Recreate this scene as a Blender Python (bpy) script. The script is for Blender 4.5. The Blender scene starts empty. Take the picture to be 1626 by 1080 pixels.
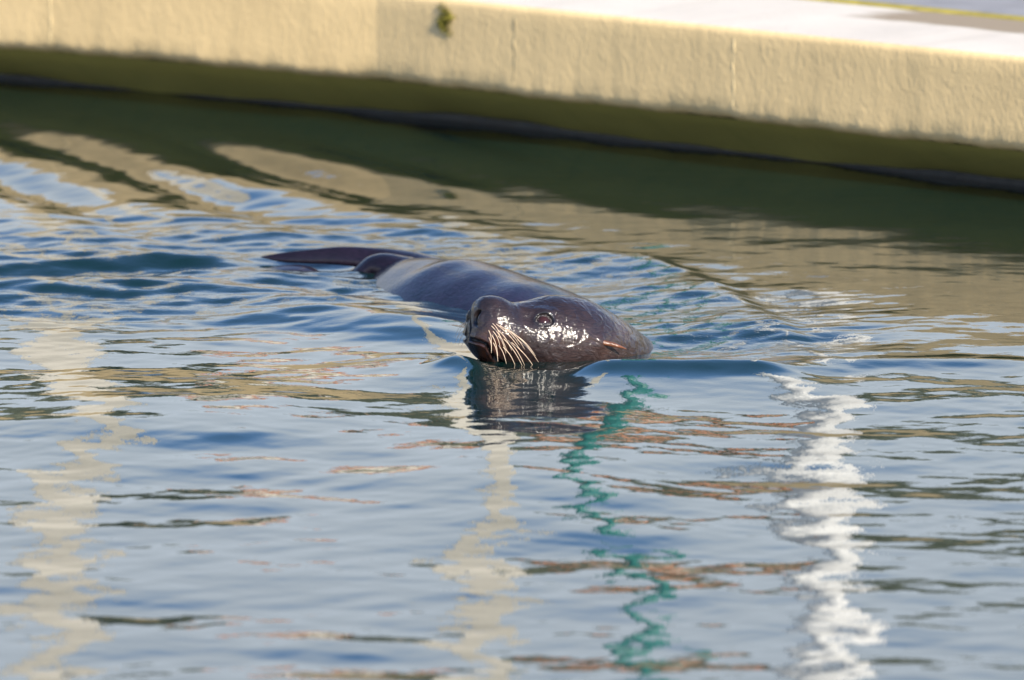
import bpy, bmesh, math, random
import numpy as np
from mathutils import Vector, Matrix

R_ = math.radians
random.seed(7)
rng = np.random.default_rng(11)
C = bpy.context.scene.collection
scene = bpy.context.scene

# ------------------------------------------------------------------ camera
ELEV = R_(9.0); DIST = 12.0; PXM = 1000.0
CAM = np.array([0.0, -DIST*math.cos(ELEV), DIST*math.sin(ELEV)])
FWD = np.array([0.0, math.cos(ELEV), -math.sin(ELEV)])
UPV = np.array([0.0, math.sin(ELEV), math.cos(ELEV)])
cd = bpy.data.cameras.new("camera"); cam = bpy.data.objects.new("camera", cd); C.objects.link(cam)
cam.location = CAM.tolist(); cam.rotation_euler = (math.pi/2-ELEV, 0, 0)
cd.sensor_width = 36.0; cd.lens = 36.0*DIST/1.626
cd.clip_start = 0.1; cd.clip_end = 3000
cd.dof.use_dof = True; cd.dof.focus_distance = 11.78; cd.dof.aperture_fstop = 6.0
scene.camera = cam

# ------------------------------------------------------------------ light
SUN_EL, SUN_AZ = 32.0, 36.0            # azimuth measured from straight behind the camera, towards its right
w = bpy.data.worlds.new("World"); scene.world = w; w.use_nodes = True
nt = w.node_tree; bg = nt.nodes["Background"]
sky = nt.nodes.new("ShaderNodeTexSky"); sky.sky_type = 'NISHITA'; sky.sun_disc = False
sdir = np.array([math.sin(R_(SUN_AZ))*math.cos(R_(SUN_EL)), -math.cos(R_(SUN_AZ))*math.cos(R_(SUN_EL)), math.sin(R_(SUN_EL))])
sky.sun_elevation = R_(SUN_EL); sky.sun_rotation = math.atan2(sdir[0], sdir[1])
sky.altitude = 0; sky.air_density = 1.0; sky.dust_density = 0.2; sky.ozone_density = 6.0
bg.inputs["Strength"].default_value = 0.15
sl = bpy.data.lights.new("sun", 'SUN'); so = bpy.data.objects.new("sun", sl); C.objects.link(so)
sl.energy = 4.9; sl.angle = R_(0.53); sl.color = (1.0, 0.91, 0.76)
so.rotation_euler = Vector(sdir.tolist()).to_track_quat('Z', 'Y').to_euler()
scene.view_settings.view_transform = 'Standard'; scene.view_settings.look = 'None'
scene.view_settings.exposure = 1.0; scene.view_settings.gamma = 1.0
scene.view_settings.use_curve_mapping = False
scene.cycles.sample_clamp_indirect = 4.0
scene.cycles.blur_glossy = 0.5
scene.cycles.max_bounces = 8

def wn(kind, **kw):
    x = nt.nodes.new(kind)
    for k, v in kw.items():
        if k in x.inputs: x.inputs[k].default_value = v
        else: setattr(x, k, v)
    return x
# thin bright cloud over the lower sky, the same all the way round, breaking up into blue higher up
tcw = wn("ShaderNodeTexCoord"); spw = wn("ShaderNodeSeparateXYZ"); nt.links.new(tcw.outputs["Generated"], spw.inputs[0])
mpw = wn("ShaderNodeMapping"); mpw.inputs["Scale"].default_value = (1, 1, 3.5); nt.links.new(tcw.outputs["Generated"], mpw.inputs[0])
nw = wn("ShaderNodeTexNoise", Scale=3.2, Detail=7.0, Roughness=0.6, Distortion=0.3); nt.links.new(mpw.outputs[0], nw.inputs["Vector"])
ad = wn("ShaderNodeMath", operation='MULTIPLY_ADD'); nt.links.new(nw.outputs[0], ad.inputs[0]); ad.inputs[1].default_value = -0.16; nt.links.new(spw.outputs[2], ad.inputs[2])
rw = wn("ShaderNodeMapRange"); rw.interpolation_type = 'SMOOTHSTEP'; nt.links.new(ad.outputs[0], rw.inputs[0])
for k, v in ((1, 0.13), (2, 0.33), (3, 1.0), (4, 0.0)): rw.inputs[k].default_value = v
mw = wn("ShaderNodeMix"); mw.data_type = 'RGBA'; nt.links.new(rw.outputs[0], mw.inputs[0]); nt.links.new(sky.outputs[0], mw.inputs[6]); mw.inputs[7].default_value = (3.7, 4.15, 4.7, 1)
nt.links.new(mw.outputs[2], bg.inputs["Color"])

def at(px, py, z=0.0):
    """the point on the level z that photo pixel (px, py) looks at"""
    d = FWD*PXM*DIST + np.array([1.0, 0, 0])*(px-813) - UPV*(py-540)
    return CAM + d*((z-CAM[2])/d[2])

# ------------------------------------------------------------------ helpers
def mat(name):
    m = bpy.data.materials.new(name); m.use_nodes = True
    n = m.node_tree
    return m, n, n.nodes["Principled BSDF"]
def N(n, kind, **kw):
    x = n.nodes.new(kind)
    for k, v in kw.items():
        if k in x.inputs: x.inputs[k].default_value = v
        else: setattr(x, k, v)
    return x
def ramp(n, stops):
    r = n.nodes.new("ShaderNodeValToRGB"); e = r.color_ramp.elements
    while len(e) < len(stops): e.new(0.5)
    for i, (p, c) in enumerate(stops):
        e[i].position = p; e[i].color = (c+(1,)) if len(c) == 3 else c
    return r
def mixc(n, fac, a, b, blend='MIX'):
    m = n.nodes.new("ShaderNodeMix"); m.data_type = 'RGBA'; m.blend_type = blend
    for sock, v in ((m.inputs[0], fac), (m.inputs[6], a), (m.inputs[7], b)):
        if hasattr(v, "links"): n.links.new(v, sock)
        else: sock.default_value = v if not isinstance(v, tuple) else (v+(1,) if len(v) == 3 else v)
    return m.outputs[2]
def mathn(n, op, a, b=None, clamp=False):
    m = n.nodes.new("ShaderNodeMath"); m.operation = op; m.use_clamp = clamp
    for i, v in enumerate((a, b)):
        if v is None: continue
        if hasattr(v, "links"): n.links.new(v, m.inputs[i])
        else: m.inputs[i].default_value = v
    return m.outputs[0]
def simple(name, col, rough=0.6, var=0.15, scale=8.0, bump=0.0, metallic=0.0):
    m, n, p = mat(name)
    tc = N(n, "ShaderNodeTexCoord"); ns = N(n, "ShaderNodeTexNoise", Scale=scale, Detail=6.0)
    n.links.new(tc.outputs["Object"], ns.inputs["Vector"])
    a = tuple(c*(1-var) for c in col); b = tuple(min(1, c*(1+var)) for c in col)
    r = ramp(n, [(0.3, a), (0.7, b)]); n.links.new(ns.outputs[0], r.inputs[0])
    n.links.new(r.outputs[0], p.inputs["Base Color"]); p.inputs["Roughness"].default_value = rough
    p.inputs["Metallic"].default_value = metallic
    if bump:
        bp = N(n, "ShaderNodeBump", Strength=bump, Distance=0.01); n.links.new(ns.outputs[0], bp.inputs["Height"])
        n.links.new(bp.outputs[0], p.inputs["Normal"])
    return m
def link(name, me, m, parent=None, smooth=True):
    o = bpy.data.objects.new(name, me); C.objects.link(o)
    if m is not None: me.materials.append(m)
    if smooth and len(me.polygons): me.polygons.foreach_set("use_smooth", [True]*len(me.polygons))
    if parent is not None: o.parent = parent
    return o
def pyobj(name, v, f, m, parent=None, smooth=True, uv=None):
    me = bpy.data.meshes.new(name); me.from_pydata([tuple(map(float, p)) for p in v], [], f); me.update()
    if uv is not None:
        L = me.uv_layers.new(name="UVMap"); idx = np.zeros(len(me.loops), int); me.loops.foreach_get("vertex_index", idx)
        L.data.foreach_set("uv", np.asarray(uv, float)[idx].ravel())
    return link(name, me, m, parent, smooth)
def grid_obj(name, V, m, parent=None, closed=False, uv=None, smooth=True, attr=None):
    """V: (rows, cols, 3); closed joins the last column to the first"""
    r, c, _ = V.shape
    i = np.arange(r-1)[:, None]; j = np.arange(c if closed else c-1)[None, :]
    j2 = (j+1) % c
    F = np.stack([i*c+j, i*c+j2, (i+1)*c+j2, (i+1)*c+j], -1).reshape(-1, 4)
    me = bpy.data.meshes.new(name)
    me.vertices.add(r*c); me.vertices.foreach_set("co", V.reshape(-1).astype(np.float32))
    me.loops.add(F.size); me.loops.foreach_set("vertex_index", F.reshape(-1).astype(np.int32))
    me.polygons.add(len(F)); me.polygons.foreach_set("loop_start", np.arange(0, F.size, 4, dtype=np.int32))
    me.polygons.foreach_set("loop_total", np.full(len(F), 4, np.int32))
    me.update(calc_edges=True); me.validate()
    if uv is not None:
        L = me.uv_layers.new(name="UVMap"); L.data.foreach_set("uv", uv.reshape(-1, 2)[F.reshape(-1)].astype(np.float32).ravel())
    if attr:
        for k, a in attr.items():
            A = me.attributes.new(k, 'FLOAT', 'POINT'); A.data.foreach_set("value", a.reshape(-1).astype(np.float32))
    return link(name, me, m, parent, smooth)
def tag(o, label=None, cat=None, group=None, kind=None):
    for k, v in (("label", label), ("category", cat), ("group", group), ("kind", kind)):
        if v: o[k] = v
    return o
def empty(name, loc=(0, 0, 0)):
    o = bpy.data.objects.new(name, None); C.objects.link(o); o.location = loc; return o
def box(name, lo, hi, m, parent=None, bevel=0.0):
    bm = bmesh.new(); bmesh.ops.create_cube(bm, size=1)
    for v in bm.verts:
        v.co = [(lo[k]+hi[k])/2 + v.co[k]*(hi[k]-lo[k]) for k in range(3)]
    if bevel: bmesh.ops.bevel(bm, geom=bm.edges[:], offset=bevel, segments=2, affect='EDGES', profile=0.5)
    me = bpy.data.meshes.new(name); bm.to_mesh(me); bm.free()
    return link(name, me, m, parent, smooth=False)
def cyl(name, c, r, z0, z1, m, parent=None, seg=24, r2=None):
    bm = bmesh.new(); bmesh.ops.create_cone(bm, cap_ends=True, segments=seg, radius1=r, radius2=r if r2 is None else r2, depth=z1-z0)
    bmesh.ops.translate(bm, verts=bm.verts[:], vec=(c[0], c[1], (z0+z1)/2))
    me = bpy.data.meshes.new(name); bm.to_mesh(me); bm.free()
    o = link(name, me, m, parent)
    me.polygons.foreach_set("use_smooth", [len(p.vertices) == 4 for p in me.polygons])
    return o
def spline(t, pts, n=None, tq=None):
    """smooth (Catmull-Rom) interpolation of rows of pts over the knots t"""
    t = np.asarray(t, float); P = np.asarray(pts, float)
    if P.ndim == 1: P = P[:, None]
    d = np.diff(P, axis=0)/np.diff(t)[:, None]
    m = np.zeros_like(P); m[0] = d[0]; m[-1] = d[-1]
    h = np.diff(t)[:, None]
    m[1:-1] = (d[:-1]*h[1:]+d[1:]*h[:-1])/(h[1:]+h[:-1])
    k = np.clip(np.searchsorted(t, tq, side='right')-1, 0, len(t)-2)
    hh = (t[k+1]-t[k])[:, None]; u = ((tq-t[k])[:, None])/hh
    return ((2*u**3-3*u**2+1)*P[k]+(u**3-2*u**2+u)*hh*m[k]+(-2*u**3+3*u**2)*P[k+1]+(u**3-u**2)*hh*m[k+1])
def sstep(a, b, x):
    t = np.clip((x-a)/(b-a), 0, 1); return t*t*(3-2*t)

# ------------------------------------------------------------------ pool outline (the front line of the ledge, seen from above)
ZB, ZT = 0.105, 0.265
COR = np.array([-0.260, 2.605])
POLY = [np.array(p) for p in [(-7.2, 3.2), (-4.2, COR[1]+(4.2-0.262)*0.70), tuple(COR), (3.4, COR[1]-(3.4+0.262)*0.90), (5.4, -4.2), (5.4, -10.4), (-7.2, -10.4)]]
NP = len(POLY)
def miter(i):
    a, b, c = POLY[i-1], POLY[i], POLY[(i+1) % NP]
    d1 = (b-a)/np.linalg.norm(b-a); d2 = (c-b)/np.linalg.norm(c-b)
    n1 = np.array([-d1[1], d1[0]]); n2 = np.array([-d2[1], d2[0]])     # outward: the outline runs clockwise
    s = n1+n2
    return s/(s@n1)
MIT = [miter(i) for i in range(NP)]

# ------------------------------------------------------------------ materials
DR0 = np.array([1, -0.90])/math.hypot(1, .90)
DAMP_U = float((at(1445, 12, ZT)[:2]-COR)@DR0); DAMP_V = 0.25
def wall_paint(name, base, streak):
    m, n, p = mat(name)
    uv = N(n, "ShaderNodeUVMap"); tc = N(n, "ShaderNodeTexCoord")
    big = N(n, "ShaderNodeTexNoise", Scale=3.5, Detail=6.0, Roughness=0.6); n.links.new(tc.outputs["Object"], big.inputs["Vector"])
    col = ramp(n, [(0.28, tuple(c*0.86 for c in base)), (0.55, base), (0.8, tuple(min(1, c*1.10) for c in base))])
    n.links.new(big.outputs[0], col.inputs[0])
    # vertical rain streaks: narrow along the wall, long down it
    mp = N(n, "ShaderNodeMapping"); mp.inputs["Scale"].default_value = (14, 0.8, 1); n.links.new(uv.outputs[0], mp.inputs[0])
    st = N(n, "ShaderNodeTexNoise", Scale=1.0, Detail=5.0, Roughness=0.65); n.links.new(mp.outputs[0], st.inputs["Vector"])
    sr = ramp(n, [(0.52, (0, 0, 0)), (0.75, (1, 1, 1))]); n.links.new(st.outputs[0], sr.inputs[0])
    c1 = mixc(n, mathn(n, 'MULTIPLY', sr.outputs[0], 0.5), col.outputs[0], streak)
    n.links.new(c1, p.inputs["Base Color"])
    p.inputs["Roughness"].default_value = 0.62; p.inputs["Specular IOR Level"].default_value = 0.3
    # trowelled render: soft lumps and brush lines under thick paint
    f = N(n, "ShaderNodeTexNoise", Scale=110.0, Detail=4.0, Roughness=0.55, Distortion=0.6); n.links.new(tc.outputs["Object"], f.inputs["Vector"])
    mp2 = N(n, "ShaderNodeMapping"); mp2.inputs["Scale"].default_value = (75, 40, 1); mp2.inputs["Rotation"].default_value = (0, 0, 0.6)
    n.links.new(uv.outputs[0], mp2.inputs[0])
    g = N(n, "ShaderNodeTexNoise", Scale=1.0, Detail=3.0, Distortion=1.2); n.links.new(mp2.outputs[0], g.inputs["Vector"])
    h = mathn(n, 'ADD', mathn(n, 'MULTIPLY', f.outputs[0], 0.55), g.outputs[0])
    b = N(n, "ShaderNodeBump", Strength=0.36, Distance=0.004); n.links.new(h, b.inputs["Height"]); n.links.new(b.outputs[0], p.inputs["Normal"])
    return m, n, p, c1
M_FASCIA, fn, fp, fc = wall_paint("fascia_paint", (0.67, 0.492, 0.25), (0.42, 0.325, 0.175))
M_SOFFIT, _, _, _ = wall_paint("soffit_bounce_tint", (0.47, 0.42, 0.125), (0.33, 0.32, 0.09))  # same wall paint, its shade and green water bounce put into the colour
# coping: bleached paint with a ragged damp patch
M_COPING, n, p, c1 = wall_paint("coping_paint", (0.55, 0.49, 0.415), (0.40, 0.35, 0.28))
uv = N(n, "ShaderNodeUVMap"); sx = N(n, "ShaderNodeSeparateXYZ"); n.links.new(uv.outputs[0], sx.inputs[0])
mp = N(n, "ShaderNodeMapping"); mp.inputs["Scale"].default_value = (5, 30, 1); n.links.new(uv.outputs[0], mp.inputs[0])
ns = N(n, "ShaderNodeTexNoise", Scale=1.0, Detail=5.0, Roughness=0.6); n.links.new(mp.outputs[0], ns.inputs["Vector"])
edge = mathn(n, 'ADD', sx.outputs[1], mathn(n, 'MULTIPLY', mathn(n, 'SUBTRACT', ns.outputs[0], 0.5), 0.12))
damp = mathn(n, 'MULTIPLY', mathn(n, 'MULTIPLY', mathn(n, 'SUBTRACT', edge, DAMP_V), 40, True),
             mathn(n, 'MULTIPLY', mathn(n, 'SUBTRACT', mathn(n, 'ADD', sx.outputs[0], mathn(n, 'MULTIPLY', ns.outputs[0], 0.2)), DAMP_U+0.1), 12, True))
c2 = mixc(n, damp, c1, (0.25, 0.19, 0.12)); n.links.new(c2, p.inputs["Base Color"])
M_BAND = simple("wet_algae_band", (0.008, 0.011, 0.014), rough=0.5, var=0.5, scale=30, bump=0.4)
M_ALGAE = simple("algae_joint", (0.28, 0.22, 0.03), rough=0.8, var=0.3, scale=25, bump=0.5)
M_DECK = simple("deck_concrete", (0.20, 0.195, 0.20), rough=0.85, var=0.12, scale=12, bump=0.3)
M_BEAD = simple("bead_paint", (0.64, 0.50, 0.27), rough=0.55, var=0.08, scale=30)
M_MOSS = simple("moss_green", (0.17, 0.15, 0.02), rough=0.9, var=0.5, scale=60)

# ------------------------------------------------------------------ pool wall
pool_wall = empty("pool_wall", (COR[0], COR[1], 0))
tag(pool_wall, "long cream painted concrete pool wall with overhanging ledge behind the sea lion", "wall")
def ring_pt(i, off, z):
    q = POLY[i]+MIT[i]*off - COR
    return np.array([q[0], q[1], z])
FASC = [(0.030, 0.0905), (0.020, 0.0925), (0.012, 0.0955), (0.006, 0.100), (0.002, 0.1065), (0.0, 0.115), (0.0, 0.14), (0.0, 0.17), (0.0, 0.20), (0.0, 0.23), (0.0, 0.252), (0.0015, 0.2585), (0.005, 0.2625), (0.011, 0.2645)]
SOFF = [(0.185, 0.006), (0.15, 0.028), (0.10, 0.060), (0.030, 0.0908)]
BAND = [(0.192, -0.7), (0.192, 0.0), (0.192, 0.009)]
COPE = [(0.011, 0.2645), (0.05, 0.2655), (0.15, 0.267), (0.30, 0.268), (0.425, 0.268)]
ALG = [(0.425, 0.2682), (0.435, 0.271), (0.470, 0.271), (0.480, 0.2665)]
def strip(name, prof, i, u0, u1, m, step, umid=0.0, rough=0.0, rise=0.0):
    """one run of the wall from fraction u0 to u1 of outline edge i"""
    j = (i+1) % NP; L = np.linalg.norm(POLY[j]-POLY[i])
    k = max(2, int((u1-u0)*L/step)+1); t = np.linspace(u0, u1, k)
    V = np.zeros((len(prof), k, 3)); UV = np.zeros((len(prof), k, 2)); acc = 0
    for a, (o, z) in enumerate(prof):
        if a: acc += math.hypot(o-prof[a-1][0], z-prof[a-1][1])
        p0, p1 = ring_pt(i, o, z), ring_pt(j, o, z)
        V[a] = p0[None]*(1-t)[:, None]+p1[None]*t[:, None]
        UV[a, :, 0] = t*L-umid; UV[a, :, 1] = acc
    if name in ("soffit", "waterline_band"):
        uu = UV[0, :, 0]; tide = .0045*(np.sin(uu*4.6+1.0)+.45*np.sin(uu*11.3)+.25*np.sin(uu*31+.5))+.003
        a = 0 if name == "soffit" else len(prof)-1
        V[a, :, 2] += np.maximum(tide, -.008)
    if rough:
        d = (POLY[j]-POLY[i])/L; nn = np.array([-d[1], d[0]]); uu = UV[0, :, 0]
        wav = sum(np.sin(uu*f+ph)*am for f, ph, am in ((9, 0.4, .5), (23, 1.3, .45), (57, 2.0, .35), (131, .2, .3), (217, 4.1, .2)))
        wav2 = sum(np.sin((uu+.03)*f+ph)*am for f, ph, am in ((9, 0.4, .5), (23, 1.3, .45), (57, 2.0, .35), (131, .2, .3)))
        env = np.array([1.0 if z < 0.108 else (0.35 if z < .12 else 0.08) for o, z in prof])
        V[:, :, 2] += rough*0.55*wav[None]*env[:, None]
        V[:, :, :2] += (rough*0.6*wav2[None]*env[:, None])[..., None]*nn
    return grid_obj(name, V, m, pool_wall, uv=UV)
# u measured from the bend; left run is edge 1, right run is edge 2
Lleft = np.linalg.norm(POLY[2]-POLY[1]); Lright = np.linalg.norm(POLY[3]-POLY[2])
DL = np.array([1, -0.70])/math.hypot(1, .70); DR = np.array([1, -0.90])/math.hypot(1, .90)
seam_left = [0.80]            # metres left of the bend
seam_right = [0.355, 0.900, 1.30]
def run(i, cuts, umid, step=0.02):
    cuts = [0.0]+sorted(cuts)+[1.0]
    for a, b in zip(cuts[:-1], cuts[1:]):
        strip("fascia_panel", FASC, i, a, b, M_FASCIA, step, umid, rough=0.004)
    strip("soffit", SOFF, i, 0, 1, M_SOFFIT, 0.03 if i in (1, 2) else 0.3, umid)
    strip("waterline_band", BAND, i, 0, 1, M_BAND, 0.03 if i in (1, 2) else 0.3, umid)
    strip("coping", COPE, i, 0, 1, M_COPING, 0.05, umid)
    strip("algae_joint", ALG, i, 0, 1, M_ALGAE, 0.1, umid)
run(1, [1-s/Lleft for s in seam_left], Lleft, 0.006)
run(2, [s/Lright for s in seam_right], 0.0, 0.006)
for i in (0, 3, 4, 5, 6): run(i, [], 0.0, 0.3)
def bead(s, d, wdt, name="seam_bead", m=M_BEAD, hgt=0.0029):
    nn = np.array([d[1], -d[0]])      # towards the pool
    V = []
    for z in np.linspace(0.112, 0.257, 26):
        c = d*s*1.0 + d*0.0012*math.sin(z*90)
        row = []
        for a in np.linspace(-1, 1, 7):
            q = c+d*a*wdt+nn*(-0.0012+hgt*min(1, (z-.110)/.012, (.2595-z)/.012)*(.8+.2*math.sin(z*170))*math.sqrt(max(0, 1-a*a)))
            row.append((q[0], q[1], z+0.0))
        V.append(row)
    return grid_obj(name, np.array(V), m, pool_wall)
bead(-seam_left[0], DL, 0.0015); bead(seam_right[1], DR, 0.0018)
M_DIRT = simple("dirty_joint_filler", (0.34, 0.27, 0.15), rough=0.8, var=0.4, scale=40, bump=0.3)
for s_, w_ in ((seam_right[0], .0035),): bead(s_, DR, w_, "joint_filler", M_DIRT, 0.0027)

# moss tuft growing on the wall face
def leafy(name, c, nrm, size, count, m, droop=0.6):
    vs, fs = [], []
    nrm = np.array([nrm[0], nrm[1], 0.0]); side = np.array([-nrm[1], nrm[0], 0.0])
    for k in range(count):
        a, b = rng.normal(0, size[0]), rng.normal(0, size[1]); a += .006*math.sin(b*160)
        o = side*a+np.array([0, 0, b]); L = rng.uniform(.003, .009)*max(.4, 1.1-abs(b)/(3*size[1])); wd = L*.28
        dr = nrm*rng.uniform(.3, 1)+side*rng.normal(0, .6)+np.array([0, 0, rng.normal(-droop, .5)]); dr /= np.linalg.norm(dr)
        sd = np.cross(dr, rng.normal(0, 1, 3)); sd /= np.linalg.norm(sd)
        q = len(vs); vs += [o-sd*wd*.4, o+dr*L*.55+sd*wd, o+dr*L, o+dr*L*.5-sd*wd]; fs.append((q, q+1, q+2, q+3))
    o = pyobj(name, vs, fs, m, smooth=False); o.location = c.tolist(); return o
mc = COR+DR*0.178
mo = leafy("moss_tuft", np.array([mc[0], mc[1], 0.226])-np.array([0, 0.001, 0]), np.array([DR[1], -DR[0]]), (0.0070, 0.0150), 900, M_MOSS)
tag(mo, "small green moss tuft growing high on the cream pool wall face", "moss")

# ------------------------------------------------------------------ ground outside the pool
def ground():
    v, f = [], []
    cen = np.mean(POLY, axis=0)
    for rad, z in ((0, 0.262), (1, 0.262), (2, 0.262)):
        for i in range(NP):
            q = POLY[i]+MIT[i]*0.478 if rad == 0 else cen+(POLY[i]-cen)/np.linalg.norm(POLY[i]-cen)*(40 if rad == 1 else 1500)
            v.append((q[0], q[1], z))
    for r in (0, 1):
        for i in range(NP):
            j = (i+1) % NP; f.append((r*NP+i, r*NP+j, (r+1)*NP+j, (r+1)*NP+i))
    o = pyobj("ground", v, f, M_DECK, smooth=False); tag(o, kind="structure")
    me = o.data; me.update()
ground()
fl = pyobj("pool_floor", [(-9, -12, -1.6), (8, -12, -1.6), (8, 8, -1.6), (-9, 8, -1.6)], [(0, 1, 2, 3)], simple("pool_floor_paint", (0.10, 0.30, 0.30)), smooth=False)
tag(fl, kind="structure")

# ------------------------------------------------------------------ water
def spacing(lo, hi, step, out, growth=1.18):
    a = list(np.arange(lo, hi, step)); s = step; x = lo; L = []
    while x > out[0]: s = min(s*growth, 0.35); x -= s; L.append(x)
    s = step; x = a[-1]; Rr = []
    while x < out[1]: s = min(s*growth, 0.35); x += s; Rr.append(x)
    return np.array(L[::-1]+a+Rr)
WX = spacing(-1.12, 1.12, 0.0034, (-8.2, 6.6)); WY = spacing(-3.0, 3.7, 0.0062, (-11.4, 7.2))
gx, gy = np.meshgrid(WX, WY); sxx, syy = np.meshgrid(np.gradient(WX), np.gradient(WY))
cell = np.maximum(sxx, syy)
H = np.zeros_like(gx)
def packet(env, lam, ang, slope, ph=0.0, sharp=0.0):
    """a train of waves: crest normal at ang degrees from +x, slope = steepest gradient"""
    global H
    k = 2*math.pi/lam; c, s = math.cos(R_(ang)), math.sin(R_(ang))
    q = k*(gx*c+gy*s)+ph
    wv = np.sin(q) + (sharp*np.sin(2*q+1.1) if sharp else 0)
    H += env*np.clip(lam/(5*cell)-.2, 0, 1)*wv*slope/k
def gauss(px, py, wx, wy, rot=0.0, z=0.0):
    """soft round patch on the water about the point seen at (px, py); half sizes in metres, turned by rot degrees"""
    p = at(px, py); dx, dy = gx-p[0], gy-p[1]; c, s = math.cos(R_(rot)), math.sin(R_(rot))
    a, b = (dx*c+dy*s)/wx, (-dx*s+dy*c)/wy
    return np.exp(-(a*a+b*b))
def polydist(pts):
    """signed distance (positive on the far side of the line) and position along a line of photo points lying on the water"""
    P = np.array([at(*p)[:2] for p in pts]); best = np.full(gx.shape, 1e9); sg = np.zeros_like(gx); tt = np.zeros_like(gx)
    for k in range(len(P)-1):
        a, b = P[k], P[k+1]; d = b-a; L2 = d@d
        t = np.clip(((gx-a[0])*d[0]+(gy-a[1])*d[1])/L2, 0, 1)
        ex, ey = gx-a[0]-t*d[0], gy-a[1]-t*d[1]; D = np.hypot(ex, ey)
        s = np.sign(d[0]*ey-d[1]*ex); mk = D < best
        best = np.where(mk, D, best); sg = np.where(mk, s, sg); tt = np.where(mk, (k+t)/(len(P)-1), tt)
    return best*np.where(sg == 0, 1, sg), tt
def ridge(pts, amp, far, near, ends=0.15, gap=0.0):
    global H
    d, t = polydist(pts)
    g = np.where(d > 0, np.exp(-(d/far)**2), np.exp(-(d/near)**2))
    amp = amp*(1-gap*np.exp(-((gx-.035)/.085)**4))
    H += amp*g*sstep(0, ends, t)*sstep(1, 1-ends, t)
ONE = np.ones_like(gx)
wall_d, _ = polydist([(-600, 35), (600, 172), (2300, 398)])     # calmer by the wall
SMOOTH = np.exp(-((gx-.045)/.19)**2-((gy+.62)/.42)**2)
calm = (0.22+0.78*sstep(-0.3, -1.7, wall_d))*(1-.58*SMOOTH)
# everyday ripples
for i in range(46):
    lam = 0.05*(0.62/0.05)**rng.random(); packet(calm, lam, rng.uniform(0, 360) if lam < .12 else 90+rng.normal(0, 32), 0.0048*(1.0 if lam > .09 else .5), rng.uniform(0, 6.3))
for i in range(16):
    lam = rng.uniform(.09, .3); packet(calm, lam, 90+rng.normal(0, 42), 0.0046, rng.uniform(0, 6.3))
for i in range(5):
    packet(ONE, rng.uniform(.8, 1.8), 90+rng.normal(0, 40), 0.004, rng.uniform(0, 6.3))
for i in range(40):
    packet(calm, rng.uniform(.035, .085), 90+rng.normal(0, 36), 0.0033, rng.uniform(0, 6.3))
near_rough = sstep(-.5, -1.6, gy)*0.25
for i in range(14):
    packet(near_rough, rng.uniform(.10, .35), 90+rng.normal(0, 45), 0.006, rng.uniform(0, 6.3))
# rolling waves thrown towards the wall behind the tail
sw = gauss(190, 285, .62, .75, -40); sw2 = gauss(620, 345, .5, .5, -35)
packet(sw, .26, 24, .22, 0.9, .15); packet(sw, .37, 40, .06, 2.0); packet(sw2, .30, 30, .085, 2.9, .1)
# choppy water behind and beyond the sea lion
chop = np.clip(gauss(150, 415, .62, .48)+gauss(520, 405, .35, .35)+.7*gauss(330, 470, .5, .4), 0, 1)
for i in range(44):
    lam = rng.uniform(.028, .13); packet(chop, lam, 92+rng.normal(0, 26), .026*min(1, lam/.05), rng.uniform(0, 6.3))
wake = gauss(1050, 500, .24, .50, 20)+.8*gauss(1180, 530, .17, .30)+.6*gauss(900, 430, .26, .22)
wake = np.clip(wake, 0, 1)
for i in range(40):
    lam = rng.uniform(.024, .10); packet(wake, lam, 112+rng.normal(0, 26), .019*min(1, lam/.05), rng.uniform(0, 6.3))
packet(wake, .36, 103, .075, 1.0, .15)
# long trailing waves left of the body, near faces steep
tr = gauss(250, 440, .50, .36)*sstep(600, 480, 813+gx*1000)
packet(tr, .30, 97, .125, 0.4, .2); packet(tr, .17, 94, .075, 1.4); packet(tr, .11, 86, .05, .4)
ridge([(-120, 402), (160, 404), (320, 420), (520, 446)], .010, .05, .10, .2)
ridge([(-150, 470), (150, 462), (420, 470), (640, 505), (760, 545)], .016, .08, .13, .2)
ridge([(300, 505), (480, 500), (620, 520), (760, 560)], .009, .06, .09, .25)
# wake edge beyond the neck, with fine ripples riding in front of it
ridge([(840, 400), (1000, 412), (1090, 440), (1180, 492), (1320, 592)], .012, .035, .13, .2)
cap = gauss(1270, 520, .13, .30, -15)
packet(cap, .034, 112, .10, .3); packet(cap, .05, 118, .05, 1.1)
ridge([(1180, 600), (1330, 580), (1480, 576), (1700, 572)], .006, .05, .06, .25)
# bow wave in front of the head and neck
ridge([(560, 566), (690, 585), (800, 596), (1000, 599), (1180, 598), (1330, 591)], .012, .05, .15, .18, .8)
ridge([(680, 584), (760, 592), (900, 596), (1100, 597), (1290, 595)], .0115, .022, .045, .15, .8)
# slow swells: one lifting towards the viewer below the head, one at the left, both tipping the surface back towards the wall
H += .020*np.exp(-((gx-.02)/.21)**2-((gy+1.22)/.42)**2)
H += .022*np.exp(-((gx+.50)/.30)**2-((gy+.78)/.34)**2)
V = np.stack([gx, gy, H], -1)
m, n, p = mat("pool_water"); M_WATER = m
tc = N(n, "ShaderNodeTexCoord"); ns = N(n, "ShaderNodeTexNoise", Scale=0.6, Detail=2.0); n.links.new(tc.outputs["Object"], ns.inputs["Vector"])
rr = ramp(n, [(0.35, (0.0014, 0.0098, 0.0088)), (0.65, (0.0020, 0.0138, 0.0126))]); n.links.new(ns.outputs[0], rr.inputs[0])
n.links.new(rr.outputs[0], p.inputs["Base Color"])
p.inputs["Roughness"].default_value = 0.015; p.inputs["IOR"].default_value = 1.56
mb = N(n, "ShaderNodeTexNoise", Scale=38.0, Detail=3.0, Roughness=0.55); n.links.new(tc.outputs["Object"], mb.inputs["Vector"])
ca = N(n, "ShaderNodeAttribute", attribute_name="chop")
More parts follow.
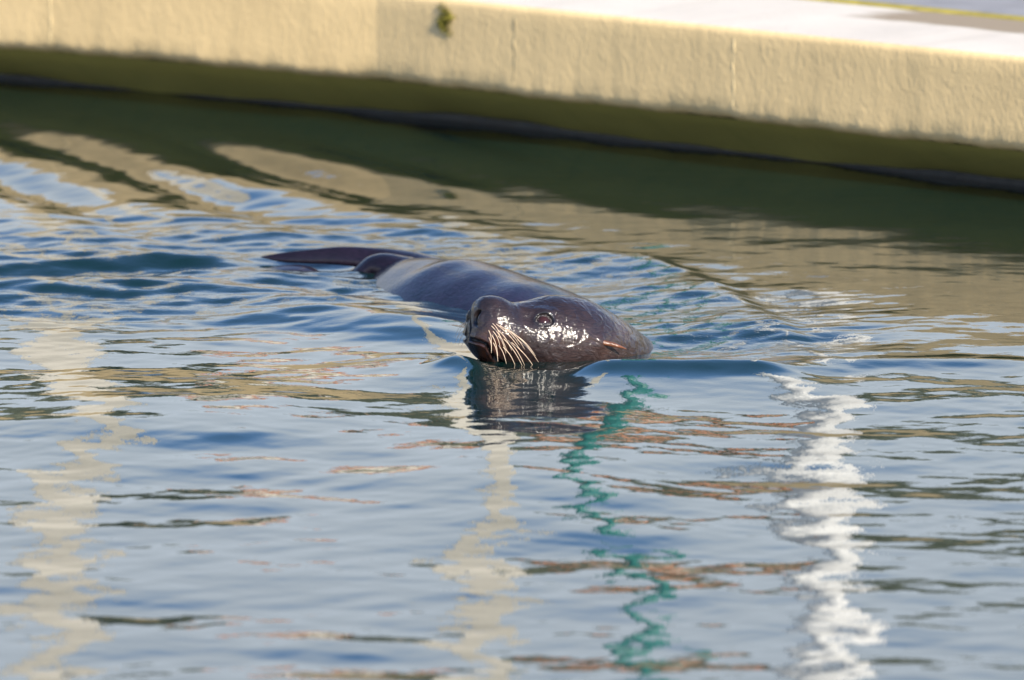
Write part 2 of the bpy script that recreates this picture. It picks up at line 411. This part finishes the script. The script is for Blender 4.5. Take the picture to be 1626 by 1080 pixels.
mpw_ = N(n, "ShaderNodeMapping"); mpw_.inputs["Scale"].default_value = (38, 75, 1); mpw_.inputs["Rotation"].default_value = (0, 0, .25); n.links.new(tc.outputs["Object"], mpw_.inputs[0])
mb2 = N(n, "ShaderNodeTexNoise", Scale=1.0, Detail=3.0, Roughness=0.6, Distortion=0.6); n.links.new(mpw_.outputs[0], mb2.inputs["Vector"])
wh = mathn(n, 'ADD', mathn(n, 'MULTIPLY', mb.outputs[0], 0.06), mathn(n, 'MULTIPLY', mb2.outputs[0], mathn(n, 'MULTIPLY', ca.outputs["Fac"], 0.16)))
bp = N(n, "ShaderNodeBump", Strength=0.5, Distance=0.01); n.links.new(wh, bp.inputs["Height"]); n.links.new(bp.outputs[0], p.inputs["Normal"])
water = grid_obj("water", V, M_WATER, attr={"chop": np.clip(chop*.8+wake*1.0+.7*tr, 0, 1)}); tag(water, kind="structure")

# ------------------------------------------------------------------ sea lion
sea_lion = empty("sea_lion", (0.06, -0.15, 0.0))
tag(sea_lion, "wet dark brown sea lion swimming with its head raised and turned to the left", "sea lion")
OFF = np.array([0.06, -0.15, 0.0])
PSI, PIT = R_(25), R_(12)
NOSE = at(745, 521, 0.053)
fwd = np.array([-math.cos(PSI)*math.cos(PIT), -math.sin(PSI)*math.cos(PIT), math.sin(PIT)])
lft = np.array([math.sin(PSI), -math.cos(PSI), 0.0]); upl = np.cross(fwd, lft)
#        s     top    bottom  half-width
HEAD = [(0.000, .028, -.030, .010), (0.003, .040, -.040, .021), (0.010, .0490, -.0465, .0300), (0.022, .0545, -.049, .0375), (0.040, .0560, -.052, .0450),
        (0.065, .0508, -.056, .0510), (0.090, .0562, -.060, .0565), (0.120, .0680, -.066, .0645), (0.150, .0740, -.073, .0730)]
st = [(NOSE-fwd*s, a, b, hw) for s, a, b, hw in HEAD]
NECK = [((.113, -.114, .002), .0755, -.080, .080), ((.140, -.079, -.018), .074, -.087, .084), ((.159, -.038, -.042), .074, -.092, .087), ((.166, .006, -.062), .077, -.095, .090), ((.157, .058, -.074), .084, -.10, .098), ((.122, .150, -.084), .104, -.115, .120),
        ((.070, .265, -.094), .130, -.14, .150), ((.000, .390, -.112), .158, -.165, .175), ((-.075, .515, -.121), .170, -.165, .180), ((-.125, .610, -.110), .160, -.145, .165),
        ((-.160, .680, -.078), .128, -.115, .130), ((-.185, .735, -.055), .088, -.080, .090), ((-.205, .780, -.040), .052, -.050, .055), ((-.222, .815, -.032), .022, -.022, .024), ((-.228, .826, -.030), .004, -.004, .004)]
st += [(np.array(c), a, b, hw) for c, a, b, hw in NECK]
cen = np.array([s[0] for s in st]); prof = np.array([[s[1], s[2], s[3]] for s in st])
tk = np.concatenate([[0], np.cumsum(np.linalg.norm(np.diff(cen, axis=0), axis=1))])
def soften(knots, *arrs, start=.20, step=.012, passes=34):
    # even knots past the head, blurred so that no station shows as a ring
    k2 = np.concatenate([knots[knots < start-1e-6], np.arange(start, knots[-1]-.02, step), knots[-2:]])
    out = [spline(knots, a, tq=k2) for a in arrs]; i0 = int((knots < start-1e-6).sum())
    for _ in range(passes):
        for o in out: o[i0+1:-3] = .25*o[i0:-4]+.5*o[i0+1:-3]+.25*o[i0+2:-2]
    return [k2]+out
tk, cen, prof = soften(tk, cen, prof)
tq = np.concatenate([np.linspace(0, .004, 9)[:-1], np.arange(.004, .24, .0012), np.arange(.24, .42, .0025), np.arange(.42, tk[-1], .005), [tk[-1]]])
def frames(tq):
    c = spline(tk, cen, tq=tq); pr_ = spline(tk, prof, tq=tq)
    e = 1e-3; T = spline(tk, cen, tq=np.clip(tq+e, 0, tk[-1]))-spline(tk, cen, tq=np.clip(tq-e, 0, tk[-1])); T /= np.linalg.norm(T, axis=1)[:, None]
    U0 = np.array([0, 0, 1.0])[None]; S = np.cross(T, U0)*1.0; S /= np.linalg.norm(S, axis=1)[:, None]     # S points to the animal's left... fixed below
    Up = np.cross(S, T); return c, pr_, T, S, Up
NSEG = 288
th = np.linspace(0, 2*math.pi, NSEG, endpoint=False)
def section(tq, th):
    c, pr_, T, S, Up = frames(tq)
    co, si = np.cos(th)[None], np.sin(th)[None]
    S = S*np.sign(np.sum(S*lft[None], 1))[0]     # keep it on the animal's left side
    ex = 2.0+0.0*tq[:, None]
    cx = np.sign(co)*np.abs(co)**(2/ex); sy = np.sign(si)*np.abs(si)**(2/ex)
    t, b, hw = pr_[:, 0:1], pr_[:, 1:2], pr_[:, 2:3]
    z = np.where(sy > 0, t*sy, -b*sy)
    # broad lower cheek, narrower crown
    y = hw*cx*(1-0.13*np.clip(sy, 0, 1)**2*sstep(.03, .10, tq)[:, None])
    return c[:, None]+S[:, None]*y[..., None]+Up[:, None]*z[..., None]
B = section(tq, th)
def nrm_of(B):
    du = np.gradient(B, axis=0); dv = np.roll(B, -1, 1)-np.roll(B, 1, 1)
    n_ = np.cross(du, dv); n_ /= np.linalg.norm(n_, axis=2)[..., None]+1e-12
    out = B-B.mean(axis=1, keepdims=True)
    return n_*np.sign(np.sum(n_*out, axis=2))[..., None]
Nn = nrm_of(B)
loc = B-NOSE[None, None]
LS = -(loc@fwd); LY = loc@lft; LZ = loc@upl           # head coordinates: back from the nose, left, up
headm = sstep(.30, .24, tq)[:, None]*np.ones_like(LS)
D = np.zeros_like(LS); DARK = np.zeros_like(LS); RED = np.zeros_like(LS)
def surf(s, th0):
    b = section(np.array([s-1e-3, s, s+1e-3]), np.array([th0-.01, th0, th0+.01])); q = b[1, 1]
    nn = np.cross(b[2, 1]-b[0, 1], b[1, 2]-b[1, 0]); nn /= np.linalg.norm(nn)
    ccc = section(np.array([s]), np.linspace(0, 6.28, 9)[:-1]).mean(axis=(0, 1))
    return q, nn*np.sign(nn@(q-ccc))
EYE_S, EYE_T = 0.102, R_(34)
eyes = []
for side in (1, -1):
    q, nn = surf(EYE_S, EYE_T if side > 0 else math.pi-EYE_T)
    ax = -fwd - nn*((-fwd)@nn); ax /= np.linalg.norm(ax); bx = np.cross(nn, ax); bx *= np.sign(bx[2])
    ax2 = ax*math.cos(.12)-bx*math.sin(.12); bx2 = bx*math.cos(.12)+ax*math.sin(.12)
    eyes.append((q, nn, ax2, bx2))
    dv = B-q[None, None]; a, b = (dv@ax2)/.0145, (dv@bx2)/.0105; rr_ = np.sqrt(a*a+b*b); ndist = np.abs(dv@nn)
    near = ndist < .03
    D += near*(-.0075*sstep(1.0, .72, rr_) + .0014*np.exp(-((rr_-1.15)/.25)**2))
    # brow over the eye, hollow in front of it
    up2 = np.clip((dv@bx2)/.02, -2, 2)
    D += near*(.0050*np.exp(-(((dv@ax2)-.001)/.020)**2-(((dv@bx2)-.0165)/.0085)**2))
    D += near*(-.0035*np.exp(-(((dv@ax2)+.030)/.016)**2-(((dv@bx2)-.002)/.014)**2))
    DARK = np.maximum(DARK, near*np.exp(-((rr_-1.0)/.22)**2)*.85)
sideL = np.abs(LY)
# whisker pads
D += headm*(.0060*np.exp(-((LS-.036)/.024)**2-((LZ+.006)/.024)**2)*sstep(.008, .03, sideL))
# cheek and jaw fullness
D += headm*(.0035*np.exp(-((LS-.125)/.035)**2-((LZ+.030)/.022)**2)*sstep(.02, .05, sideL))
# flat furrow between pad and cheek
D += headm*(-.0028*np.exp(-((LS-.078)/.012)**2-((LZ+.005)/.03)**2)*sstep(.02, .04, sideL))
# mouth line
mouth = np.array([(-.01, -.0165), (.010, -.0165), (.018, -.018), (.026, -.026), (.036, -.0365), (.052, -.043), (.068, -.047)])
md = np.full(LS.shape, 9.0); mt = np.zeros_like(LS)
for k in range(len(mouth)-1):
    a, b = mouth[k], mouth[k+1]; d = b-a; t = np.clip(((LS-a[0])*d[0]+(LZ-a[1])*d[1])/(d@d), 0, 1)
    dd = np.hypot(LS-a[0]-t*d[0], LZ-a[1]-t*d[1]); mk = dd < md; md = np.where(mk, dd, md); mt = np.where(mk, (k+t)/(len(mouth)-1), mt)
D += headm*(-.0050*np.exp(-(md/.0022)**2)*sstep(1, .8, mt))
below = np.interp(LS, mouth[:, 0], mouth[:, 1])-LZ
D += headm*(.0018*np.exp(-((below-.006)/.004)**2)*sstep(.07, .04, LS)) + headm*(.0015*np.exp(-((below+.006)/.004)**2)*sstep(.07, .04, LS))
DARK = np.maximum(DARK, headm*np.exp(-(md/.003)**2)*sstep(1, .8, mt))
PADB = headm*.55*np.exp(-((LS-.030)/.016)**2-((LZ+.012)/.020)**2)*sstep(.008, .03, sideL)
RED = headm*np.exp(-((below-.016)/.011)**2)*sstep(.055, .02, LS)*sstep(.004, .014, LS)
JAW = headm*.024*sstep(.0, .042, below)*sstep(.075, .0, LS)
# nose pad and nostrils: comma-shaped slits on either side of the septum
nose = sstep(.026, .012, LS-.25*(LZ-.03))*sstep(-.004, .006, LZ)
for side in (1, -1):
    ny, nz = .0125*side, .019
    cy = ny+side*.0035*np.clip((LZ-nz)/.010, -1.4, 1.4)**2
    g = np.exp(-((LY-cy)/.0042)**2-((LZ-nz)/.0115)**4)*sstep(.030, .016, LS)
    D += -.0085*g; DARK = np.maximum(DARK, g)
    D += .0018*np.exp(-((LY-(ny+side*.008))/.004)**2-((LZ-nz)/.012)**2)*sstep(.03, .014, LS)
D += -.0012*np.exp(-(LY/.0015)**2)*sstep(.02, .01, LS)*sstep(.03, .0, LZ)
DARK = np.maximum(DARK, nose*.6)
# ear root
EARQ, EARN = surf(.178, R_(10))
de = np.linalg.norm(B-EARQ, axis=2)
D += .0045*np.exp(-(de/.010)**2)
ph = np.arange(NSEG)/NSEG*2*math.pi
D += .0010*(np.sin(tq*47)[:, None]*np.cos(3*ph+1)[None]+np.sin(tq*23+2)[:, None]*np.cos(2*ph)[None])*sstep(.1, .3, tq)[:, None]
B = B+Nn*D[..., None]-JAW[..., None]*fwd
arc = tq[:, None]*np.ones((1, NSEG)); circ = (ph/(2*math.pi))[None]*(prof[:, 2].mean()*6.28)*np.ones((len(tq), 1))
UVb = np.stack([arc, circ], -1)
# skin
m, n, p = mat("wet_fur"); M_FUR = m
uv = N(n, "ShaderNodeUVMap"); tc = N(n, "ShaderNodeTexCoord")
dk = N(n, "ShaderNodeAttribute", attribute_name="dark"); rd = N(n, "ShaderNodeAttribute", attribute_name="red")
hd = N(n, "ShaderNodeAttribute", attribute_name="head")
n1 = N(n, "ShaderNodeTexNoise", Scale=16.0, Detail=6.0, Roughness=0.6); n.links.new(tc.outputs["Object"], n1.inputs["Vector"])
r1 = ramp(n, [(0.3, (0.011, 0.0068, 0.0066)), (0.55, (0.024, 0.0142, 0.0130)), (0.75, (0.046, 0.027, 0.0225))]); n.links.new(n1.outputs[0], r1.inputs[0])
mp = N(n, "ShaderNodeMapping"); mp.inputs["Scale"].default_value = (90, 700, 1); n.links.new(uv.outputs[0], mp.inputs[0])
n2 = N(n, "ShaderNodeTexNoise", Scale=1.0, Detail=3.0, Roughness=0.6, Distortion=0.5); n.links.new(mp.outputs[0], n2.inputs["Vector"])
r2 = ramp(n, [(0.40, (0.55, 0.55, 0.55)), (0.70, (1.7, 1.6, 1.5))]); n.links.new(n2.outputs[0], r2.inputs[0])
c = mixc(n, 1.0, r1.outputs[0], r2.outputs[0], 'MULTIPLY')
c = mixc(n, hd.outputs["Fac"], mixc(n, 1.0, c, (0.50, 0.50, 1.35), "MULTIPLY"), c)  # bluish sky sheen of the wet back put into the body colour
c = mixc(n, mathn(n, 'MULTIPLY', rd.outputs["Fac"], .8), c, (0.085, 0.026, 0.014))
c = mixc(n, dk.outputs["Fac"], c, (0.006, 0.005, 0.006)); n.links.new(c, p.inputs["Base Color"])
p.inputs["Roughness"].default_value = 0.42; p.inputs["Specular IOR Level"].default_value = 0.06
n.links.new(mathn(n, "ADD", 0.6, mathn(n, "MULTIPLY", hd.outputs["Fac"], 0.4)), p.inputs["Coat Weight"]); p.inputs["Coat Roughness"].default_value = 0.10; p.inputs["Coat IOR"].default_value = 1.48
mp3 = N(n, "ShaderNodeMapping"); mp3.inputs["Scale"].default_value = (60, 150, 1); n.links.new(uv.outputs[0], mp3.inputs[0])
n3 = N(n, "ShaderNodeTexNoise", Scale=1.0, Detail=4.0, Roughness=0.6, Distortion=0.8); n.links.new(mp3.outputs[0], n3.inputs["Vector"])
n4 = N(n, "ShaderNodeTexNoise", Scale=55.0, Detail=3.0, Distortion=0.7); n.links.new(tc.outputs["Object"], n4.inputs["Vector"])
hh = mathn(n, 'ADD', mathn(n, 'ADD', mathn(n, 'MULTIPLY', n2.outputs[0], 0.30), mathn(n, 'MULTIPLY', n3.outputs[0], 0.7)), mathn(n, 'MULTIPLY', n4.outputs[0], mathn(n, "ADD", 0.35, mathn(n, "MULTIPLY", hd.outputs["Fac"], 1.6))))
bp = N(n, "ShaderNodeBump", Strength=0.42, Distance=0.0035); n.links.new(hh, bp.inputs["Height"])
n.links.new(bp.outputs[0], p.inputs["Normal"])
# the film of water over the fur: lumpy, only faintly following the hairs
n5 = N(n, "ShaderNodeTexNoise", Scale=120.0, Detail=2.0, Distortion=1.0); n.links.new(tc.outputs["Object"], n5.inputs["Vector"])
h2 = mathn(n, 'ADD', mathn(n, 'ADD', mathn(n, 'MULTIPLY', n4.outputs[0], mathn(n, 'ADD', 0.35, mathn(n, 'MULTIPLY', hd.outputs['Fac'], 1.9))), mathn(n, 'MULTIPLY', n5.outputs[0], mathn(n, 'ADD', 0.1, mathn(n, 'MULTIPLY', hd.outputs['Fac'], 0.18)))), mathn(n, 'MULTIPLY', n3.outputs[0], 0.26))
bp2 = N(n, "ShaderNodeBump", Strength=0.5, Distance=0.0035); n.links.new(h2, bp2.inputs["Height"]); n.links.new(bp2.outputs[0], p.inputs["Coat Normal"])

# flippers: flat tapering lofts grown out of the same body mesh
def flipper(path, wid, thick, tilt, n=70, seg=40):
    P = np.array(path); t = np.concatenate([[0], np.cumsum(np.linalg.norm(np.diff(P, axis=0), axis=1))]); q = np.linspace(0, t[-1], n)
    c = spline(t, P, tq=q); w_ = spline(t, wid, tq=q)[:, 0]; k_ = spline(t, thick, tq=q)[:, 0]; tl = spline(t, tilt, tq=q)[:, 0]
    T = np.gradient(c, axis=0); T /= np.linalg.norm(T, axis=1)[:, None]
    S = np.cross(T, [0, 0, 1.0]); S /= np.linalg.norm(S, axis=1)[:, None]; U_ = np.cross(S, T)
    a = R_(1)*tl; W = S*np.cos(a)[:, None]+U_*np.sin(a)[:, None]; K = np.cross(T, W)
    th_ = np.linspace(0, 2*math.pi, seg, endpoint=False)
    return c[:, None]+W[:, None]*(w_[:, None]*np.cos(th_)[None])[..., None]+K[:, None]*(k_[:, None]*np.sin(th_)[None])[..., None]
FL = []
# far hind flipper stretched along the surface
FL.append(flipper([(-.12, .73, -.02), (-.180, .78, .0), (-.235, .80, .012), (-.290, .81, .016), (-.345, .815, .014), (-.395, .82, .012), (-.425, .825, .012)],
                  [.05, .036, .022, .017, .013, .008, .001], [.040, .026, .013, .008, .006, .004, .001], [10, 25, 45, 55, 55, 50, 45]))
# near hind flipper: raised heel, blade just awash
FL.append(flipper([(-.13, .68, -.03), (-.185, .715, -.002), (-.232, .735, .008), (-.262, .74, -.010), (-.300, .755, -.026), (-.350, .765, -.004), (-.400, .765, -.003), (-.455, .76, -.012)],
                  [.05, .036, .024, .022, .026, .030, .024, .002], [.05, .032, .020, .014, .009, .007, .005, .001], [0, 10, 20, 15, 5, 5, 5, 5]))
# fore flippers, under water
FL.append(flipper([(.05, .22, -.17), (-.05, .10, -.23), (-.12, .0, -.30), (-.17, -.10, -.36)], [.05, .06, .05, .004], [.03, .016, .01, .002], [10, 10, 10, 10]))
FL.append(flipper([(.16, .33, -.17), (.27, .36, -.24), (.37, .43, -.32), (.45, .52, -.38)], [.05, .06, .05, .004], [.03, .016, .01, .002], [-10, -10, -10, -10]))
def caps(V):      # close both ends with a fan
    return V
allV = [B.reshape(-1, 3)]; allF = []; uvs = [UVb.reshape(-1, 2)]; dks = [DARK.reshape(-1)]; rds = [np.maximum(RED, PADB).reshape(-1)]; hds = [headm.reshape(-1)]
def quads(r, c, o):
    i = np.arange(r-1)[:, None]; j = np.arange(c)[None]; j2 = (j+1) % c
    return (np.stack([i*c+j, i*c+j2, (i+1)*c+j2, (i+1)*c+j], -1).reshape(-1, 4)+o).tolist()
allF += quads(len(tq), NSEG, 0); allF += [list(range(NSEG))[::-1], [(len(tq)-1)*NSEG+k for k in range(NSEG)]]
o_ = len(tq)*NSEG
for fv in FL:
    r, cc = fv.shape[:2]; allV.append(fv.reshape(-1, 3)); allF += quads(r, cc, o_)
    allF += [[o_+k for k in range(cc)][::-1], [o_+(r-1)*cc+k for k in range(cc)]]
    uvs.append(np.stack([np.linspace(0, .35, r)[:, None]*np.ones((1, cc)), np.ones((r, 1))*np.linspace(0, .12, cc)[None]], -1).reshape(-1, 2))
    dks.append(np.full(r*cc, .35)); rds.append(np.zeros(r*cc)); hds.append(np.zeros(r*cc)); o_ += r*cc
AV = np.concatenate(allV)-OFF[None]
body = pyobj("body", AV, allF, M_FUR, sea_lion, uv=np.concatenate(uvs))
for nm, arr in (("dark", dks), ("red", rds), ("head", hds)):
    A = body.data.attributes.new(nm, 'FLOAT', 'POINT'); A.data.foreach_set("value", np.concatenate(arr).astype(np.float32))
bm = bmesh.new(); bm.from_mesh(body.data); bmesh.ops.recalc_face_normals(bm, faces=bm.faces[:]); bm.to_mesh(body.data); bm.free()

# eyes
m, n, p = mat("eye_wet"); M_EYE = m
tc = N(n, "ShaderNodeTexCoord"); ln = N(n, "ShaderNodeVectorMath", operation='LENGTH'); sep = N(n, "ShaderNodeSeparateXYZ")
n.links.new(tc.outputs["Object"], sep.inputs[0]); cxy = N(n, "ShaderNodeCombineXYZ")
n.links.new(sep.outputs[0], cxy.inputs[0]); n.links.new(sep.outputs[1], cxy.inputs[1]); n.links.new(cxy.outputs[0], ln.inputs[0])
r = ramp(n, [(0.0, (0.034, 0.011, 0.010)), (0.0072, (0.026, 0.009, 0.008)), (0.0090, (0.012, 0.007, 0.007)), (0.02, (0.01, 0.006, 0.006))]); n.links.new(ln.outputs["Value"], r.inputs[0])
n.links.new(r.outputs[0], p.inputs["Base Color"]); p.inputs["Roughness"].default_value = 0.10; p.inputs["Specular IOR Level"].default_value = 0.4; p.inputs["Coat Weight"].default_value = 0.0; p.inputs["Coat Roughness"].default_value = 0.03
M_LID = simple("eyelid_skin", (0.030, 0.025, 0.026), rough=0.25, var=0.5, scale=260, bump=0.5)
for q, nn, ax, bx in eyes:
    bm = bmesh.new(); bmesh.ops.create_uvsphere(bm, u_segments=40, v_segments=24, radius=.0148)
    me = bpy.data.meshes.new("eye"); bm.to_mesh(me); bm.free(); eo = link("eye", me, M_EYE, sea_lion)
    c0 = q-nn*.0125-OFF
    eo.matrix_local = Matrix(((ax[0], bx[0], nn[0], c0[0]), (ax[1], bx[1], nn[1], c0[1]), (ax[2], bx[2], nn[2], c0[2]), (0, 0, 0, 1)))
    # lids: a puffy rim, thicker below
    a_ = np.linspace(0, 2*math.pi, 72, endpoint=False); t_ = np.linspace(0, 2*math.pi, 14, endpoint=False)
    V = np.zeros((14, 72, 3))
    for i, a in enumerate(a_):
        thick = .0022+.0010*(math.sin(a) < 0)*abs(math.sin(a))
        pt = .0117*math.cos(a), .0078*math.sin(a)*(1-.15*math.cos(a))
        rad = np.array([math.cos(a)/.0117, math.sin(a)/.0078]); rad /= np.linalg.norm(rad)
        dep = -.0125+math.sqrt(max(1e-9, .0148**2-pt[0]**2-pt[1]**2))-.0002
        for j, t in enumerate(t_):
            V[j, i] = q-OFF+ax*(pt[0]+rad[0]*thick*math.cos(t))+bx*(pt[1]+rad[1]*thick*math.cos(t))+nn*(dep+.0002+thick*.5*math.sin(t))
    Vc = np.concatenate([V, V[:1]], 0)
    grid_obj("eyelid", Vc, M_LID, sea_lion, closed=True)

# ears: small rolled cones laid back along the neck
m = simple("ear_skin", (0.11, 0.040, 0.018), rough=0.30, var=0.35, scale=90, bump=0.3); M_EAR = m
for side in (1, -1):
    q, nn = surf(.178, R_(10) if side > 0 else math.pi-R_(10))
    back = -fwd-nn*((-fwd)@nn); back /= np.linalg.norm(back)
    dn = np.array([0, 0, -1.0])
    dirv = back*.93+dn*.05+nn*.22; dirv /= np.linalg.norm(dirv)
    sd = np.cross(dirv, nn); sd /= np.linalg.norm(sd); kk = np.cross(sd, dirv)
    u = np.linspace(0, 1, 22); V = np.zeros((22, 24, 3)); tt = np.linspace(0, 2*math.pi, 24, endpoint=False)
    for i, a in enumerate(u):
        c0 = q+nn*.001+dirv*(a*.050-.010)+nn*(-.004+.0095*math.sin(min(a*2.0,1.57))) + dn*.004*a*a
        rad = .0046*(1-a)**.65*(0.55+1.0*math.sin(min(1, a*2.2)*1.57)*.6)+.0002
        V[i] = c0+sd[None]*(rad*1.0*np.cos(tt))[:, None]+kk[None]*(rad*.8*np.sin(tt))[:, None]
    grid_obj("ear", V-OFF, M_EAR, sea_lion, closed=True)

# whiskers
M_WH = simple("whisker_horn", (0.62, 0.47, 0.34), rough=0.35, var=0.15, scale=100)
def whisker(root, tip, sag, r0=.00054):
    n_, sg = 14, 6; V = np.zeros((n_, sg, 3)); root, tip = np.array(root), np.array(tip)
    d = tip-root; sd = np.cross(d, [0.3, 0.9, 0.2]); sd /= np.linalg.norm(sd); up_ = np.cross(sd, d); up_ /= np.linalg.norm(up_)
    tt = np.linspace(0, 2*math.pi, sg, endpoint=False)
    for i, a in enumerate(np.linspace(0, 1, n_)):
        c0 = root+d*a+np.array(sag)*math.sin(a*math.pi)*.5; r = r0*(1-a)**.6+.00012
        V[i] = c0+sd[None]*(r*np.cos(tt))[:, None]+up_[None]*(r*np.sin(tt))[:, None]
    grid_obj("whisker", V-OFF, M_WH, sea_lion, closed=True)
def root_at(s, deg, side=1):
    q, nn = surf(s, R_(deg) if side > 0 else math.pi-R_(deg)); return q+nn*.003, nn
WK = [(.020, 12, .030, .046), (.026, 16, .042, .052), (.032, 14, .048, .056), (.040, 12, .046, .058), (.048, 9, .040, .050), (.055, 5, .038, .044),
      (.022, -2, .014, .040), (.029, 0, .024, .048), (.036, -2, .030, .050), (.044, -4, .036, .046), (.052, -8, .036, .040), (.026, -14, .012, .034), (.033, -16, .018, .034), (.041, -18, .024, .032), (.060, -2, .040, .042), (.017, 4, .006, .034), (.019, -8, .006, .030), (.023, 4, .022, .046), (.028, 8, .034, .050), (.021, 16, .020, .040)]
for s, dg, dx, dz in WK:
    q, nn = root_at(s, dg)
    k_ = rng.uniform(.60, .95); dx *= k_*rng.uniform(.85, 1.12); dz *= k_*rng.uniform(.92, 1.08)
    whisker(q, q+np.array([dx, 0, -dz])+nn*.018, np.array([.003, -.002, .006]))
for s, dg, dx, dz in WK[:9]:
    q, nn = root_at(s, dg, -1)
    whisker(q, q+np.array([-.012-dx*.15, 0, -dz*.7])+nn*.012, np.array([-.006, 0, .008]), r0=.0004)

# ------------------------------------------------------------------ beyond the wall (seen in the water)
M_WHITE = simple("white_post_paint", (0.80, 0.80, 0.78), rough=0.4, var=0.05, scale=6)
M_CREAM = simple("weathered_post", (0.52, 0.49, 0.42), rough=0.7, var=0.15, scale=9, bump=0.3)
M_TEAL = simple("teal_post_paint", (0.035, 0.19, 0.175), rough=0.4, var=0.12, scale=8)
def bear(px, d):
    b = (px-813)/(PXM*DIST); return b*d, CAM[1]+d
def post(name, px, d, rad, h, m, label, square=False):
    x, y = bear(px, d); o = empty(name, (x, y, 0.262)); tag(o, label, "post")
    cyl("base_plate", (0, 0), rad*1.5, 0, .02, m, o)
    if square: box("shaft", (-rad, -rad, .02), (rad, rad, h), m, o, bevel=.006)
    else: cyl("shaft", (0, 0), rad, .02, h, m, o)
    cyl("post_cap", (0, 0), rad*1.15, h, h+.03, m, o, r2=rad*.6)
post("deck_post", 1322, 16.4, .063, 2.3, M_WHITE, "bright white round post on the deck, mirrored at the right of the water")
post("deck_post", 85, 17.3, .066, 2.3, M_CREAM, "weathered grey post on the deck, mirrored at the far left of the water", True)
post("deck_post", 757, 17.0, .057, 2.6, M_CREAM, "weathered grey post on the deck, mirrored below the sea lion's chin", True)
post("deck_post", 1020, 16.8, .034, 2.0, M_TEAL, "slim teal post on the deck, mirrored below the sea lion's neck")

# wooded hillside far behind, with tiled roofs
def hill():
    nx, ny = 120, 24; V = np.zeros((ny, nx, 3))
    for j in range(ny):
        for i in range(nx):
            x = -140+280*i/(nx-1); y = 60+100*j/(ny-1); u = j/(ny-1)
            V[j, i] = (x, y, .2+(15.4+2.4*math.sin(x*.045+.8)+1.3*math.sin(x*.13))*sstep(0, .75, np.array(u)))
    o = grid_obj("hillside", V, simple("hill_soil", (0.10, 0.105, 0.07), .9, .2, .3)); tag(o, kind="structure"); return V
HV = hill()
def woodland():
    vs, fs = [], []
    for k in range(2600):
        j = rng.integers(2, 20); i = rng.integers(30, 90); c0 = HV[j, i]+np.array([rng.uniform(-1.2, 1.2), rng.uniform(-2, 2), 0]); rad = rng.uniform(.5, 1.3)
        for q in range(26):
            d = rng.normal(0, 1, 3); d /= np.linalg.norm(d); o = c0+np.array([0, 0, rad*.9])+d*rad*rng.uniform(.6, 1.05)
            a = rng.normal(0, 1, 3); a /= np.linalg.norm(a); b = np.cross(a, rng.normal(0, 1, 3)); b /= np.linalg.norm(b); L = rng.uniform(.15, .4)
            z = len(vs); vs += [o-a*L, o+b*L, o+a*L, o-b*L]; fs.append((z, z+1, z+2, z+3))
    o = pyobj("woodland", vs, fs, simple("wood_leaves", (0.105, 0.115, 0.075), .8, .4, .5), smooth=False); tag(o, kind="stuff")
woodland()
M_ROOF = simple("orange_tiles", (0.55, 0.20, 0.08), .7, .15, 1.0); M_HWALL = simple("house_plaster", (0.62, 0.58, 0.50), .8, .08, 1.0)
M_GLASS = simple("house_window", (0.03, 0.035, 0.04), .1, .1, 1.0)
def house(px, d, zb, wd, label):
    x, y = bear(px, d); o = empty("house", (x, y, zb)); tag(o, label, "house", None)
    box("wall", (-wd/2, 0, -3), (wd/2, 4, 1.5), M_HWALL, o)
    pyobj("roof", [(-wd/2-.2, -.3, 1.5), (wd/2+.2, -.3, 1.5), (wd/2+.2, 4.3, 1.5), (-wd/2-.2, 4.3, 1.5), (-wd/2-.2, 2, 2.7), (wd/2+.2, 2, 2.7)],
          [(0, 1, 5, 4), (2, 3, 4, 5), (0, 4, 3), (1, 2, 5), (3, 2, 1, 0)], M_ROOF, o, smooth=False)
    for k in (-.28, .28): box("window", (wd*k-.3, -.05, .1), (wd*k+.3, .02, 1.0), M_GLASS, o)
house(470, 110, 10.6, 2.2, "small house with an orange tiled roof on the wooded hillside")
house(1090, 110, 10.2, 3.6, "wider house with an orange tiled roof on the wooded hillside")
